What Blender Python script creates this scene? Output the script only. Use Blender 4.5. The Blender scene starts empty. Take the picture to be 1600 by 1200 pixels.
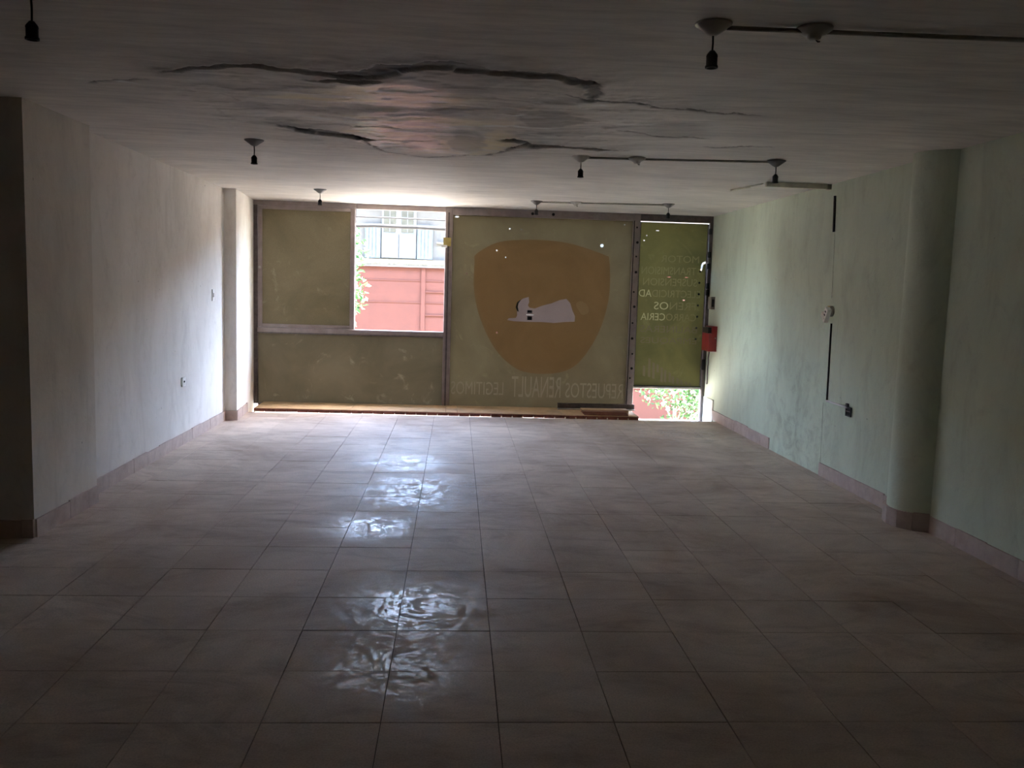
import bpy, bmesh, math, random
import numpy as np
from mathutils import Vector, Matrix
from mathutils.geometry import interpolate_bezier, delaunay_2d_cdt

S = bpy.context.scene
C = S.collection
random.seed(7)
rng = np.random.default_rng(7)
PI = math.pi

# ------------------------------------------------------------------ camera
cd = bpy.data.cameras.new('camera'); cam = bpy.data.objects.new('camera', cd); C.objects.link(cam)
rt = Vector((0.99760159, -0.06226582, 0.03023316)); up = Vector((-0.02322853, 0.11029609, 0.9936273)); fw = Vector((0.06520361, 0.99194644, -0.10858521))
cam.matrix_world = Matrix(((rt.x, up.x, -fw.x, 0), (rt.y, up.y, -fw.y, 0), (rt.z, up.z, -fw.z, 1.5), (0, 0, 0, 1)))
cd.sensor_width = 36; cd.lens = 1368.64 / 1600 * 36; cd.clip_start = 0.05; cd.clip_end = 300
S.camera = cam

# ------------------------------------------------------------------ light and exposure
w = bpy.data.worlds.new('sky'); S.world = w; w.use_nodes = True
wt = w.node_tree; wt.nodes.clear()
wo = wt.nodes.new('ShaderNodeOutputWorld'); wb = wt.nodes.new('ShaderNodeBackground'); ws = wt.nodes.new('ShaderNodeTexSky')
ws.sky_type = 'NISHITA'; ws.sun_disc = False; ws.sun_elevation = math.radians(58); ws.sun_rotation = math.radians(90)
ws.air_density = 1.0; ws.dust_density = 2.0; ws.ozone_density = 1.0
wb.inputs['Strength'].default_value = 9.0
wh = wt.nodes.new('ShaderNodeHueSaturation'); wh.inputs['Saturation'].default_value = 0.95
wt.links.new(ws.outputs[0], wh.inputs['Color']); wt.links.new(wh.outputs[0], wb.inputs[0]); wt.links.new(wb.outputs[0], wo.inputs[0])
sd = bpy.data.lights.new('sun', 'SUN'); sun = bpy.data.objects.new('sun', sd); C.objects.link(sun)
sd.energy = 85; sd.angle = math.radians(0.6); sd.color = (1.0, 0.95, 0.86)
sun.rotation_euler = Vector((-0.72, 0.02, -0.69)).to_track_quat('-Z', 'Y').to_euler()
S.view_settings.view_transform = 'Standard'; S.view_settings.look = 'None'
S.view_settings.gamma = 1.0; S.view_settings.use_curve_mapping = False
S.view_settings.exposure = 0.33
cy = S.cycles
cy.max_bounces = 12; cy.diffuse_bounces = 8; cy.glossy_bounces = 4; cy.transmission_bounces = 8; cy.transparent_max_bounces = 8
cy.use_denoising = True; cy.sample_clamp_indirect = 12; cy.caustics_reflective = False; cy.caustics_refractive = False

# ------------------------------------------------------------------ helpers: materials
def L(r, g, b):
    f = lambda c: ((c / 255 + 0.055) / 1.055) ** 2.4 if c > 10 else c / 255 / 12.92
    return (f(r), f(g), f(b), 1)

class NT:
    def __init__(s, name):
        s.m = bpy.data.materials.new(name); s.m.use_nodes = True; s.t = s.m.node_tree; s.t.nodes.clear()
        s.out = s.n('ShaderNodeOutputMaterial'); s._pos = None
    def n(s, ty, **kw):
        x = s.t.nodes.new(ty)
        for k, v in kw.items():
            if k.startswith('i_'): x.inputs[k[2:].replace('_', ' ')].default_value = v
            else: setattr(x, k, v)
        return x
    def l(s, a, b): s.t.links.new(a, b)
    def pos(s, sc=(1, 1, 1), rot=0.0):
        if s._pos is None: s._pos = s.n('ShaderNodeNewGeometry').outputs['Position']
        mp = s.n('ShaderNodeMapping'); mp.inputs['Scale'].default_value = sc; mp.inputs['Rotation'].default_value = (0, 0, rot)
        s.l(s._pos, mp.inputs['Vector']); return mp.outputs[0]
    def noise(s, vec, scale, detail=5, rough=0.6, dist=0.0):
        x = s.n('ShaderNodeTexNoise'); x.inputs['Scale'].default_value = scale; x.inputs['Detail'].default_value = detail
        x.inputs['Roughness'].default_value = rough; x.inputs['Distortion'].default_value = dist
        s.l(vec, x.inputs['Vector']); return x.outputs['Fac']
    def ramp(s, fac, stops):
        r = s.n('ShaderNodeValToRGB'); e = r.color_ramp.elements
        while len(e) < len(stops): e.new(0.5)
        for i, (p, c) in enumerate(stops):
            e[i].position = p; e[i].color = c if len(c) == 4 else (c[0],) * 3 + (1,)
        s.l(fac, r.inputs[0]); return r.outputs[0]
    def mix(s, fac, a, b, mode='MIX'):
        x = s.n('ShaderNodeMix', data_type='RGBA', blend_type=mode)
        for sock, v in ((x.inputs[0], fac), (x.inputs[6], a), (x.inputs[7], b)):
            if hasattr(v, 'links'): s.l(v, sock)
            else: sock.default_value = v
        return x.outputs[2]
    def math(s, op, a, b=0.5):
        x = s.n('ShaderNodeMath', operation=op)
        for sock, v in ((x.inputs[0], a), (x.inputs[1], b)):
            if hasattr(v, 'links'): s.l(v, sock)
            else: sock.default_value = v
        return x.outputs[0]
    def bump(s, h, strength=0.3, dist=0.01):
        b = s.n('ShaderNodeBump'); b.inputs['Strength'].default_value = strength; b.inputs['Distance'].default_value = dist
        s.l(h, b.inputs['Height']); return b.outputs[0]
    def principled(s, col, rough=0.7, normal=None, metal=0.0, spec=0.5):
        p = s.n('ShaderNodeBsdfPrincipled')
        for k, v in (('Base Color', col), ('Roughness', rough), ('Metallic', metal), ('Specular IOR Level', spec)):
            if hasattr(v, 'links'): s.l(v, p.inputs[k])
            else: p.inputs[k].default_value = v
        if normal is not None: s.l(normal, p.inputs['Normal'])
        s.l(p.outputs[0], s.out.inputs[0]); return p

def plain(name, col, rough=0.6, metal=0.0, var=0.12, scale=12.0, spec=0.5, bump=0.0):
    t = NT(name); v = t.pos()
    f = t.noise(v, scale, 4)
    d = tuple(c * (1 - 2 * var) for c in col[:3]) + (1,); u = tuple(min(1, c * (1 + var)) for c in col[:3]) + (1,)
    c = t.ramp(f, [(0.3, d), (0.7, u)])
    t.principled(c, rough, t.bump(f, bump, 0.01) if bump else None, metal, spec)
    return t.m

def wall_mat(name, base, dark, stain, patch=None):
    t = NT(name)
    big = t.noise(t.pos((1, 1, 0.5)), 1.1, 5, 0.65, 0.4)
    col = t.ramp(big, [(0.30, dark), (0.62, base)])
    runs = t.noise(t.pos((1.6, 1.6, 0.55)), 2.4, 7, 0.72, 0.6)
    col = t.mix(t.ramp(runs, [(0.50, (0.0,)), (0.72, (0.34,))]), col, stain)
    blot = t.noise(t.pos((1, 1, 0.8)), 7.5, 6, 0.7, 0.8)
    col = t.mix(t.ramp(blot, [(0.54, (0.0,)), (0.70, (0.2,))]), col, stain)
    if patch:      # old damp stain of its own shape
        dv = t.n('ShaderNodeVectorMath', operation='DISTANCE'); t.l(t.pos((1, 0.8, 1)), dv.inputs[0]); dv.inputs[1].default_value = patch
        zn = t.ramp(dv.outputs['Value'], [(0.1, (1.0,)), (0.85, (0.0,))])
        ms = t.ramp(t.noise(t.pos(), 4.5, 8, 0.72, 1.2), [(0.46, (0.0,)), (0.64, (0.42,))])
        col = t.mix(t.math('MULTIPLY', zn, ms), col, L(112, 114, 98))
    spots = t.noise(t.pos(), 23, 2, 0.5)
    col = t.mix(t.ramp(spots, [(0.77, (0.0,)), (0.80, (0.5,))]), col, (0.10, 0.09, 0.07, 1))
    fine = t.noise(t.pos(), 60, 4, 0.6); med = t.noise(t.pos(), 7, 5, 0.6)
    h = t.math('ADD', t.math('MULTIPLY', fine, 0.35), med)
    t.principled(col, 0.85, t.bump(h, 0.35, 0.012), 0, 0.25)
    return t.m

M = {}
M['wall_left'] = wall_mat('plaster_grey_white', L(238, 234, 228), L(222, 217, 210), L(184, 177, 169))
M['wall_right'] = wall_mat('plaster_mint', L(218, 228, 208), L(200, 210, 190), L(160, 166, 146), (3.11, 7.7 * 0.8, 0.35))
M['pilaster'] = wall_mat('plaster_pilaster', L(228, 221, 212), L(206, 199, 190), L(170, 162, 152))
M['wall_back'] = plain('dark_unseen_rear', L(66, 56, 48), 0.7)  # dark brown put on the unseen rear and recess walls to cut bounce light
M['wall_seam'] = plain('seam_grey_green', L(176, 184, 164), 0.9)
M['concrete_out'] = plain('outside_plaster', L(170, 165, 155), 0.9)

# floor tile: dusty pinkish grey cement tile, polished in places
t = NT('cement_tile')
p1 = t.noise(t.pos((1, 1, 1)), 0.9, 6, 0.65, 0.6)
col = t.ramp(p1, [(0.32, L(180, 159, 142)), (0.66, L(230, 212, 196))])
sm = t.noise(t.pos((0.7, 1.5, 1), 0.5), 2.2, 8, 0.72, 1.6)
col = t.mix(t.ramp(sm, [(0.48, (0.0,)), (0.70, (0.45,))]), col, L(132, 112, 97))
sc = t.noise(t.pos((3.0, 0.7, 1), -0.6), 5.0, 8, 0.75, 2.0)
col = t.mix(t.ramp(sc, [(0.60, (0.0,)), (0.78, (0.5,))]), col, L(200, 190, 182))
oi = t.n('ShaderNodeObjectInfo').outputs['Random']
col = t.mix(t.math('MULTIPLY', oi, 0.16), col, L(128, 116, 108))
gr = t.noise(t.pos(), 130, 3, 0.6)
col = t.mix(t.ramp(gr, [(0.35, (0.25,)), (0.6, (0.0,))]), col, L(116, 104, 96))
# dried, waxy smears in the walked-on lane: smoother film with glossy filaments
zone = None
for (zx, zy, zr) in ((-0.15, 6.35, 0.75), (-0.10, 3.95, 0.60), (-0.20, 3.30, 0.45), (-0.55, 5.35, 0.40), (2.35, 9.15, 0.75), (-0.4, 7.4, 0.5)):
    dv = t.n('ShaderNodeVectorMath', operation='DISTANCE'); t.l(t.pos(), dv.inputs[0]); dv.inputs[1].default_value = (zx, zy, 0)
    q = t.ramp(t.math('DIVIDE', dv.outputs['Value'], zr), [(0.25, (1.0,)), (1.0, (0.0,))])
    zone = q if zone is None else t.math('MAXIMUM', zone, q)
wx = t.noise(t.pos((1.5, 1.0, 1), 0.3), 3.4, 9, 0.74, 2.4)
film = t.math('MULTIPLY', t.ramp(wx, [(0.48, (0.0,)), (0.56, (1.0,))]), zone)
fr = t.math('ABSOLUTE', t.math('SUBTRACT', t.noise(t.pos((1, 1, 1), 0.9), 4.2, 5, 0.6, 2.8), 0.5))
fil = t.math('MULTIPLY', t.ramp(fr, [(0.0, (1.0,)), (0.035, (0.0,))]), zone)
rg = t.ramp(t.noise(t.pos(), 3.5, 6, 0.7, 1.0), [(0.3, (0.55,)), (0.7, (0.75,))])
rough = t.mix(film, rg, (0.38, 0.38, 0.38, 1)); rough = t.mix(fil, rough, (0.15, 0.15, 0.15, 1))
col = t.mix(t.math('MULTIPLY', film, 0.25), col, L(104, 92, 84))
spec = t.math('ADD', 0.18, t.math('MULTIPLY', t.math('MAXIMUM', film, fil), 0.30))
hb = t.math('ADD', t.math('MULTIPLY', t.noise(t.pos(), 9, 6, 0.65, 0.8), 1.0), t.math('MULTIPLY', gr, 0.15))
pr = t.principled(col, rough, t.bump(hb, 0.2, 0.010), 0, spec)
M['tile'] = t.m
M['grout'] = plain('dark_grout', L(50, 42, 38), 0.95)
t = NT('skirting_tile')
f = t.noise(t.pos(), 9, 6, 0.65)
c = t.ramp(f, [(0.3, L(176, 156, 146)), (0.7, L(208, 190, 180))])
c = t.mix(t.math('MULTIPLY', t.n('ShaderNodeObjectInfo').outputs['Random'], 0.35), c, L(180, 160, 150))
t.principled(c, 0.6, t.bump(f, 0.2, 0.005)); M['skirting'] = t.m

# ceiling: colour comes from the stain map held on the mesh (peeled plaster, patches), plus brush grain
t = NT('damaged_ceiling_plaster')
at = t.n('ShaderNodeAttribute', attribute_name='stain').outputs['Color']
g = t.noise(t.pos((1.2, 9, 1)), 2.0, 8, 0.7, 0.5)
c = t.mix(1.0, at, t.ramp(g, [(0.28, (0.76,)), (0.58, (1.0,))]), 'MULTIPLY')
g2 = t.noise(t.pos((1, 2.2, 1)), 1.3, 6, 0.65, 0.6)
c = t.mix(1.0, c, t.ramp(g2, [(0.3, (0.88,)), (0.62, (1.0,))]), 'MULTIPLY')
h = t.math('ADD', t.noise(t.pos((1, 3, 1)), 14, 6, 0.65), t.math('MULTIPLY', t.noise(t.pos(), 70, 3), 0.3))
gl = t.n('ShaderNodeAttribute', attribute_name='gloss').outputs['Fac']
rr = t.mix(gl, (0.62, 0.62, 0.62, 1), (0.30, 0.30, 0.30, 1))
t.principled(c, rr, t.bump(h, 0.22, 0.010), 0, t.math('ADD', 0.2, t.math('MULTIPLY', gl, 0.18))); M['ceiling'] = t.m

def painted_glass(name, a, b, scratch, trans, seed=0.0, lo=0.60, amt=0.55):
    """old painted-over glass: lets a little daylight soak through, dull shine on the room side"""
    t = NT(name)
    mp = t.pos((1, 1, 1))
    off = t.n('ShaderNodeVectorMath', operation='ADD'); t.l(mp, off.inputs[0]); off.inputs[1].default_value = (seed, seed * 1.7, seed * 0.6)
    v = off.outputs[0]
    f = t.noise(v, 1.3, 6, 0.62, 0.5); c = t.ramp(f, [(0.34, a), (0.64, b)])
    s = t.noise(v, 3.4, 8, 0.66, 1.6); c = t.mix(t.ramp(s, [(lo, (0.0,)), (lo + 0.12, (amt,))]), c, scratch)
    wv = t.noise(v, 150, 2, 0.5); c = t.mix(t.ramp(wv, [(0.3, (0.22,)), (0.6, (0.0,))]), c, (a[0] * .5, a[1] * .5, a[2] * .5, 1))
    tr = t.n('ShaderNodeBsdfTranslucent'); sc = t.n('ShaderNodeVectorMath', operation='SCALE'); t.l(c, sc.inputs[0]); sc.inputs[3].default_value = trans
    t.l(sc.outputs[0], tr.inputs[0])
    df = t.n('ShaderNodeBsdfPrincipled'); t.l(c, df.inputs['Base Color']); df.inputs['Roughness'].default_value = 0.45; df.inputs['Specular IOR Level'].default_value = 0.3
    ad = t.n('ShaderNodeAddShader'); t.l(tr.outputs[0], ad.inputs[0]); 
    dm = t.n('ShaderNodeMixShader'); dm.inputs[0].default_value = 0.5
    t.l(df.outputs[0], dm.inputs[1]); t.l(tr.outputs[0], dm.inputs[2]); t.l(dm.outputs[0], t.out.inputs[0])
    return t.m
TR = 0.041
M['pane_left'] = painted_glass('painted_glass_brown', L(118, 104, 74), L(140, 124, 92), L(176, 164, 130), TR, 3.0)
M['pane_low'] = painted_glass('painted_glass_low', L(112, 100, 74), L(134, 120, 92), L(178, 166, 136), TR, 9.0, 0.58, 0.6)
M['pane_big'] = painted_glass('painted_glass_olive', L(122, 106, 76), L(140, 126, 92), L(170, 160, 114), TR, 14.0, 0.61, 0.5)
M['pane_door'] = painted_glass('painted_glass_yellow_olive', L(112, 106, 62), L(140, 132, 76), L(158, 150, 98), TR, 22.0, 0.58, 0.5)
M['shield'] = painted_glass('ochre_shield_paint', L(122, 93, 56), L(133, 102, 63), L(146, 116, 78), TR, 5.0, 0.64, 0.4)
M['patch'] = painted_glass('scraped_mauve_patch', L(148, 128, 118), L(160, 140, 128), L(170, 150, 138), TR, 6.0)
M['letter_ghost'] = painted_glass('letter_ghost_grey', L(142, 126, 100), L(158, 142, 112), L(170, 152, 122), TR, 7.0)
M['letter_dark'] = painted_glass('letter_ghost_faint', L(138, 128, 84), L(154, 144, 96), L(166, 158, 112), TR, 8.0)
M['letter_light'] = painted_glass('letter_pale', L(190, 182, 130), L(204, 196, 146), L(214, 206, 160), TR, 8.0)
M['smear'] = painted_glass('faded_stroke_grey', L(122, 108, 82), L(136, 122, 94), L(146, 132, 100), TR, 8.0)

M['worn'] = painted_glass('worn_shield_paint', L(132, 104, 66), L(140, 112, 74), L(150, 122, 86), TR, 6.0)
M['frame'] = plain('worn_brown_metal', L(146, 132, 128), 0.45, 0.1, 0.1, 9, bump=0.1)
M['frame_dark'] = plain('dark_metal', L(92, 82, 80), 0.5, 0.1, 0.2, 18)
M['frame_light'] = plain('bare_aluminium', L(190, 186, 180), 0.4, 0.5)
M['rubber'] = plain('black_bakelite', L(22, 21, 20), 0.45, 0, 0.1)
M['cord'] = plain('black_cord', L(26, 24, 22), 0.7)
M['rose_dark'] = plain('grey_rosette', L(120, 116, 112), 0.5)
M['rose_white'] = plain('white_rosette', L(200, 196, 186), 0.35)
M['conduit'] = plain('painted_conduit', L(176, 172, 160), 0.5)
M['trunking'] = plain('dusty_trunking', L(226, 224, 206), 0.6)
M['white_plastic'] = plain('white_plastic', L(248, 247, 242), 0.4, 0, 0.02)
M['dark_slot'] = plain('dark_slot', L(14, 13, 12), 0.8)
M['red'] = plain('red_paint', L(146, 28, 36), 0.4, 0, 0.1, 8)
M['grey_box'] = plain('grey_lock_metal', L(150, 140, 132), 0.5, 0.2)
M['brick'] = plain('red_brick', L(128, 72, 58), 0.9, 0, 0.2, 30, bump=0.3)
M['mortar'] = plain('pale_mortar', L(214, 196, 170), 0.9, 0, 0.15, 20, bump=0.3)
M['slab'] = plain('sill_screed', L(196, 166, 128), 0.75, 0, 0.12, 7, bump=0.2)
M['wood_red'] = plain('reddish_wood', L(134, 88, 72), 0.7, 0, 0.18, 9)
M['wood_pale'] = plain('pale_wood', L(186, 152, 118), 0.7, 0, 0.12, 9)
M['brass'] = plain('brass', L(200, 180, 110), 0.4, 0.6)

# ------------------------------------------------------------------ helpers: geometry
class MB:
    def __init__(s): s.v = []; s.f = []; s.sm = []
    def add(s, v, f, smooth=False):
        o = len(s.v); s.v += [tuple(p) for p in v]; s.f += [tuple(i + o for i in q) for q in f]; s.sm += [smooth] * len(f); return s
    def box(s, x0, x1, y0, y1, z0, z1, mat=None):
        v = [(x, y, z) for z in (z0, z1) for y in (y0, y1) for x in (x0, x1)]
        if mat is not None: v = [mat @ Vector(p) for p in v]
        return s.add(v, [(0, 2, 3, 1), (4, 5, 7, 6), (0, 1, 5, 4), (2, 6, 7, 3), (0, 4, 6, 2), (1, 3, 7, 5)])
    def bbox(s, x0, x1, y0, y1, z0, z1, b):
        """box with chamfered top edges"""
        v = [(x0, y0, z0), (x1, y0, z0), (x1, y1, z0), (x0, y1, z0), (x0, y0, z1 - b), (x1, y0, z1 - b), (x1, y1, z1 - b), (x0, y1, z1 - b),
             (x0 + b, y0 + b, z1), (x1 - b, y0 + b, z1), (x1 - b, y1 - b, z1), (x0 + b, y1 - b, z1)]
        f = [(3, 2, 1, 0), (8, 9, 10, 11)]
        for i in range(4):
            j = (i + 1) % 4; f += [(i, j, j + 4, i + 4), (i + 4, j + 4, j + 8, i + 8)]
        return s.add(v, f)
    def lathe(s, prof, n=24, at=(0, 0, 0), axis='Z'):
        """prof: list of (radius, height)"""
        v = []
        for r, h in prof:
            for k in range(n):
                a = 2 * PI * k / n; p = (r * math.cos(a), r * math.sin(a), h)
                if axis == 'X': p = (p[2], p[0], p[1])
                if axis == 'Y': p = (p[0], p[2], p[1])
                v.append((p[0] + at[0], p[1] + at[1], p[2] + at[2]))
        f = []
        for i in range(len(prof) - 1):
            for k in range(n):
                k2 = (k + 1) % n; f.append((i * n + k, i * n + k2, (i + 1) * n + k2, (i + 1) * n + k))
        f.append(tuple(range(n - 1, -1, -1))); f.append(tuple((len(prof) - 1) * n + k for k in range(n)))
        return s.add(v, f, True)
    def tube(s, pts, r, n=8):
        pts = [Vector(p) for p in pts]; v = []; f = []
        for i, p in enumerate(pts):
            d = (pts[min(i + 1, len(pts) - 1)] - pts[max(i - 1, 0)]).normalized()
            a = d.cross(Vector((0, 0, 1)) if abs(d.z) < 0.9 else Vector((1, 0, 0))).normalized(); b = d.cross(a)
            rr = r[i] if isinstance(r, (list, tuple)) else r
            for k in range(n):
                t_ = 2 * PI * k / n; v.append(p + a * rr * math.cos(t_) + b * rr * math.sin(t_))
        for i in range(len(pts) - 1):
            for k in range(n):
                k2 = (k + 1) % n; f.append((i * n + k, (i + 1) * n + k, (i + 1) * n + k2, i * n + k2))
        f.append(tuple(range(n))); f.append(tuple((len(pts) - 1) * n + k for k in range(n - 1, -1, -1)))
        return s.add(v, f, True)
    def prism(s, poly, z0, z1):
        n = len(poly); v = [(x, y, z0) for x, y in poly] + [(x, y, z1) for x, y in poly]
        f = [tuple(range(n - 1, -1, -1)), tuple(range(n, 2 * n))] + [(i, (i + 1) % n, (i + 1) % n + n, i + n) for i in range(n)]
        return s.add(v, f)
    def mesh(s, name, mat):
        me = bpy.data.meshes.new(name); me.from_pydata(s.v, [], s.f)
        bm = bmesh.new(); bm.from_mesh(me); bmesh.ops.recalc_face_normals(bm, faces=bm.faces); bm.to_mesh(me); bm.free()
        if any(s.sm): me.polygons.foreach_set('use_smooth', s.sm)
        me.materials.append(M[mat] if isinstance(mat, str) else mat); me.update(); return me
    def build(s, name, mat, parent=None, loc=None):
        return link(name, s.mesh(name, mat), parent, loc)

def link(name, data, parent=None, loc=None):
    o = bpy.data.objects.new(name, data); C.objects.link(o)
    if loc is not None: o.location = loc
    if parent is not None: o.parent = parent
    return o
def tag(o, label, cat, group=None):
    o['label'] = label; o['category'] = cat
    if group: o['group'] = group
    return o
def thing(name, label, cat, loc=(0, 0, 0), group=None):
    o = link(name, None, None, loc); o.empty_display_size = 0.1; return tag(o, label, cat, group)
def struct(o): o['kind'] = 'structure'; return o
def copy_tree(o, parent=None):
    c = o.copy(); C.objects.link(c); c.parent = parent
    for ch in list(o.children): copy_tree(ch, c)
    return c

# numpy value noise for the ceiling
def vnoise(x, y, seed):
    r = np.random.default_rng(seed); T = r.random((256, 256))
    xi = np.floor(x).astype(int); yi = np.floor(y).astype(int); fx = x - xi; fy = y - yi
    fx = fx * fx * (3 - 2 * fx); fy = fy * fy * (3 - 2 * fy)
    a = T[xi % 256, yi % 256]; b = T[(xi + 1) % 256, yi % 256]; c = T[xi % 256, (yi + 1) % 256]; d = T[(xi + 1) % 256, (yi + 1) % 256]
    return (a * (1 - fx) + b * fx) * (1 - fy) + (c * (1 - fx) + d * fx) * fy
def fbm(x, y, seed, o=5):
    s = 0; a = 0.5; n = 0
    for k in range(o): s = s + a * vnoise(x * 2 ** k, y * 2 ** k, seed + k); n += a; a *= 0.55
    return s / n

# ================================================================== THE ROOM
XL, XR, HC, YW = -2.455, 3.11, 2.446, 10.72
YB, YE = -5.5, 10.12            # back wall, floor edge at the street door
TS = 0.4064; GX, GY = -0.2282, 2.8919

# ---- floor: screed bed + single tiles
b = MB(); b.box(-3.6, 3.3, YB - 0.2, YE, -0.30, -0.006)
floor = struct(b.build('floor', 'grout'))
b = MB(); b.box(-3.6, 3.3, YE, 10.90, -0.34, -0.10)
struct(b.build('floor_threshold', M['mortar']))
tile_cache = {}
def tile_mesh(wx_, wy_):
    k = (round(wx_, 4), round(wy_, 4))
    if k not in tile_cache:
        m = MB(); g = 0.0013; m.bbox(g, wx_ - g, g, wy_ - g, -0.02, 0.0, 0.0012); tile_cache[k] = m.mesh('tile', 'tile')
    return tile_cache[k]
xs = [XL] + [GX + TS * k for k in range(-5, 9)] + [XR]
rest = MB()
for r in range(-21, 18):
    y0, y1 = GY + TS * r, min(GY + TS * (r + 1), YE)
    if y0 < YB: y0 = YB
    for i in range(len(xs) - 1):
        if r >= -1:
            o = link('tile', tile_mesh(xs[i + 1] - xs[i], y1 - y0), floor, (xs[i], y0, random.uniform(-0.0008, 0.0008)))
            o.rotation_euler = (random.uniform(-.0012, .0012), random.uniform(-.0012, .0012), 0)
        else:
            rest.bbox(xs[i] + .0016, xs[i + 1] - .0016, y0 + .0016, y1 - .0016, -0.02, 0, 0.0012)
for r in range(0, 6):
    for i in range(2):
        x1 = XL - i * TS
        rest.bbox(x1 - TS + .0016, x1 - .0016, GY + TS * r + .0016, min(GY + TS * (r + 1), 5.04) - .0016, -0.02, 0, 0.0012)
o = rest.build('tile_field', 'tile', floor); o['kind'] = 'stuff'

# ---- ceiling with the water-damaged plaster
fx = np.concatenate([np.arange(-3.6, -2.0, 0.08), np.arange(-2.0, 2.3, 0.0125), np.arange(2.3, 3.31, 0.08), [3.32]])
fy = np.concatenate([np.arange(-5.7, 3.3, 0.1), np.arange(3.3, 7.1, 0.0125), np.arange(7.1, 10.9, 0.06), [10.9]])
GXm, GYm = np.meshgrid(fx, fy, indexing='ij'); X = GXm.ravel(); Y = GYm.ravel()
wxn = (fbm(X * 3, Y * 3, 11) - 0.5) * 0.22 + (fbm(X * 14, Y * 14, 61, 3) - 0.5) * 0.05
wyn = (fbm(X * 3, Y * 3, 31) - 0.5) * 0.26 + (fbm(X * 14, Y * 14, 71, 3) - 0.5) * 0.06
Xd, Yd = X + wxn, Y + wyn
def dist_poly(pl, xx=Xd, yy=Yd):
    """distance to a polyline whose points are (x, y, half width); returns distance minus half width"""
    best = np.full(xx.shape, 9.0)
    for (ax, ay, aw), (bx, by, bw) in zip(pl[:-1], pl[1:]):
        dx, dy = bx - ax, by - ay; tt = np.clip(((xx - ax) * dx + (yy - ay) * dy) / (dx * dx + dy * dy), 0, 1)
        best = np.minimum(best, np.hypot(xx - ax - tt * dx, yy - ay - tt * dy) - (aw + tt * (bw - aw)))
    return best
def sstep(a, b_, x): t_ = np.clip((x - a) / (b_ - a), 0, 1); return t_ * t_ * (3 - 2 * t_)
def blob(cx, cy, rx, ry, soft=0.35):
    return 1 - sstep(1 - soft, 1 + soft, np.hypot((Xd - cx) / rx, (Yd - cy) / ry))
peel = [   # plaster fallen away, darker slab showing: (strength, polyline)
    (.5, [(-1.35, 4.28, .004), (-.96, 4.06, .02), (-.70, 4.03, .03), (-.46, 4.08, .085), (-.28, 3.92, .07), (-.06, 3.86, .06), (.11, 3.93, .045), (.45, 3.97, .03), (.58, 4.10, .012)]),
    (.45, [(-.72, 4.22, .012), (-.50, 4.25, .05), (-.40, 4.20, .02)]),
    (1.0, [(-1.14, 5.42, .006), (-.95, 5.58, .10), (-.80, 5.72, .13), (-.64, 5.86, .08)]),
    (1.0, [(.24, 5.60, .015), (.33, 5.66, .055), (.42, 5.72, .006)]),
    (.85, [(.36, 5.90, .03), (.50, 5.82, .12), (.66, 5.80, .075), (.85, 5.86, .03), (1.1, 5.90, .006)]),
]
cracks = [
    [(.58, 4.10, .012), (.67, 4.34, .022), (.70, 4.41, .012), (.90, 4.47, .010), (1.28, 4.58, .006), (1.6, 4.72, .002)],
    [(.67, 4.40, .012), (.58, 4.36, .006), (.50, 4.30, .002)],
    [(-.69, 5.85, .012), (-.60, 6.2, .008), (-.45, 6.46, .008), (-.13, 6.60, .010), (.20, 6.38, .012), (.36, 5.98, .010), (.38, 5.86, .02)],
    [(1.55, 5.70, .004), (1.75, 5.68, .02), (1.85, 5.66, .014), (2.05, 5.66, .004)],
    [(-1.9, 4.62, .003), (-1.72, 4.56, .010), (-1.5, 4.42, .003)],
    [(-.66, 5.36, .008), (-.50, 5.34, .006), (-.36, 5.42, .003)],
    [(.9, 5.2, .002), (1.2, 5.36, .005), (1.5, 5.4, .002)],
]
pm = np.zeros_like(X); cm = np.zeros_like(X)
pk = np.zeros_like(X)
for k_, p in peel:
    q_ = 1 - sstep(-0.004, 0.012, dist_poly(p)); pm = np.maximum(pm, q_); pk = np.maximum(pk, q_ * k_)
for p in cracks: cm = np.maximum(cm, 1 - sstep(-0.002, 0.010, dist_poly(p)))
halo = np.zeros_like(X)
for p in [q[1] for q in peel] + cracks[:3]: halo = np.maximum(halo, np.exp(-np.clip(dist_poly(p), 0, 9) / 0.07))
st1 = fbm(X * 1.6, Y * 11, 91, 5); st2 = fbm(X * 5, Y * 17, 97, 5); st3 = fbm(X * 2.2, Y * 4, 103, 5)
base = np.array(L(232, 227, 219)[:3]); cream = np.array(L(244, 232, 200)[:3]); white = np.array(L(244, 246, 244)[:3]); grey = np.array(L(158, 152, 147)[:3]); dark = np.array(L(74, 67, 62)[:3])
col = np.tile(base, (len(X), 1)) * (0.80 + 0.34 * st3)[:, None]
def lay(col, m, c): return col * (1 - m[:, None]) + np.asarray(c) * m[:, None]
zone = blob(-0.15, 5.1, 1.35, 1.35, 0.4)
col = lay(col, zone * sstep(0.50, 0.66, st1) * 0.5, grey)
col = lay(col, zone * sstep(0.52, 0.62, st2) * 0.3, grey * 0.85)
cz = np.maximum.reduce([blob(-.35, 4.50, .38, .20), blob(-.55, 4.62, .40, .10), blob(-.45, 5.70, .30, .42), blob(-.25, 5.15, .45, .22), blob(-.05, 6.1, .30, .40), blob(.25, 5.75, .10, .35)])
col = lay(col, cz * sstep(0.36, 0.52, st1 * .6 + st2 * .4) * 0.95, cream)
wz = np.maximum.reduce([blob(-.42, 4.50, .12, .06), blob(-.75, 5.20, .30, .10), blob(-.60, 5.80, .10, .45), blob(.02, 6.15, .08, .3), blob(-.2, 5.52, .35, .05), blob(.32, 4.95, .12, .07), blob(.1, 5.25, .5, .03), blob(.55, 4.55, .2, .03), blob(-1.7, 4.6, .1, .04)])
col = lay(col, wz * sstep(0.44, 0.54, st2) * 0.95, white)
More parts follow.
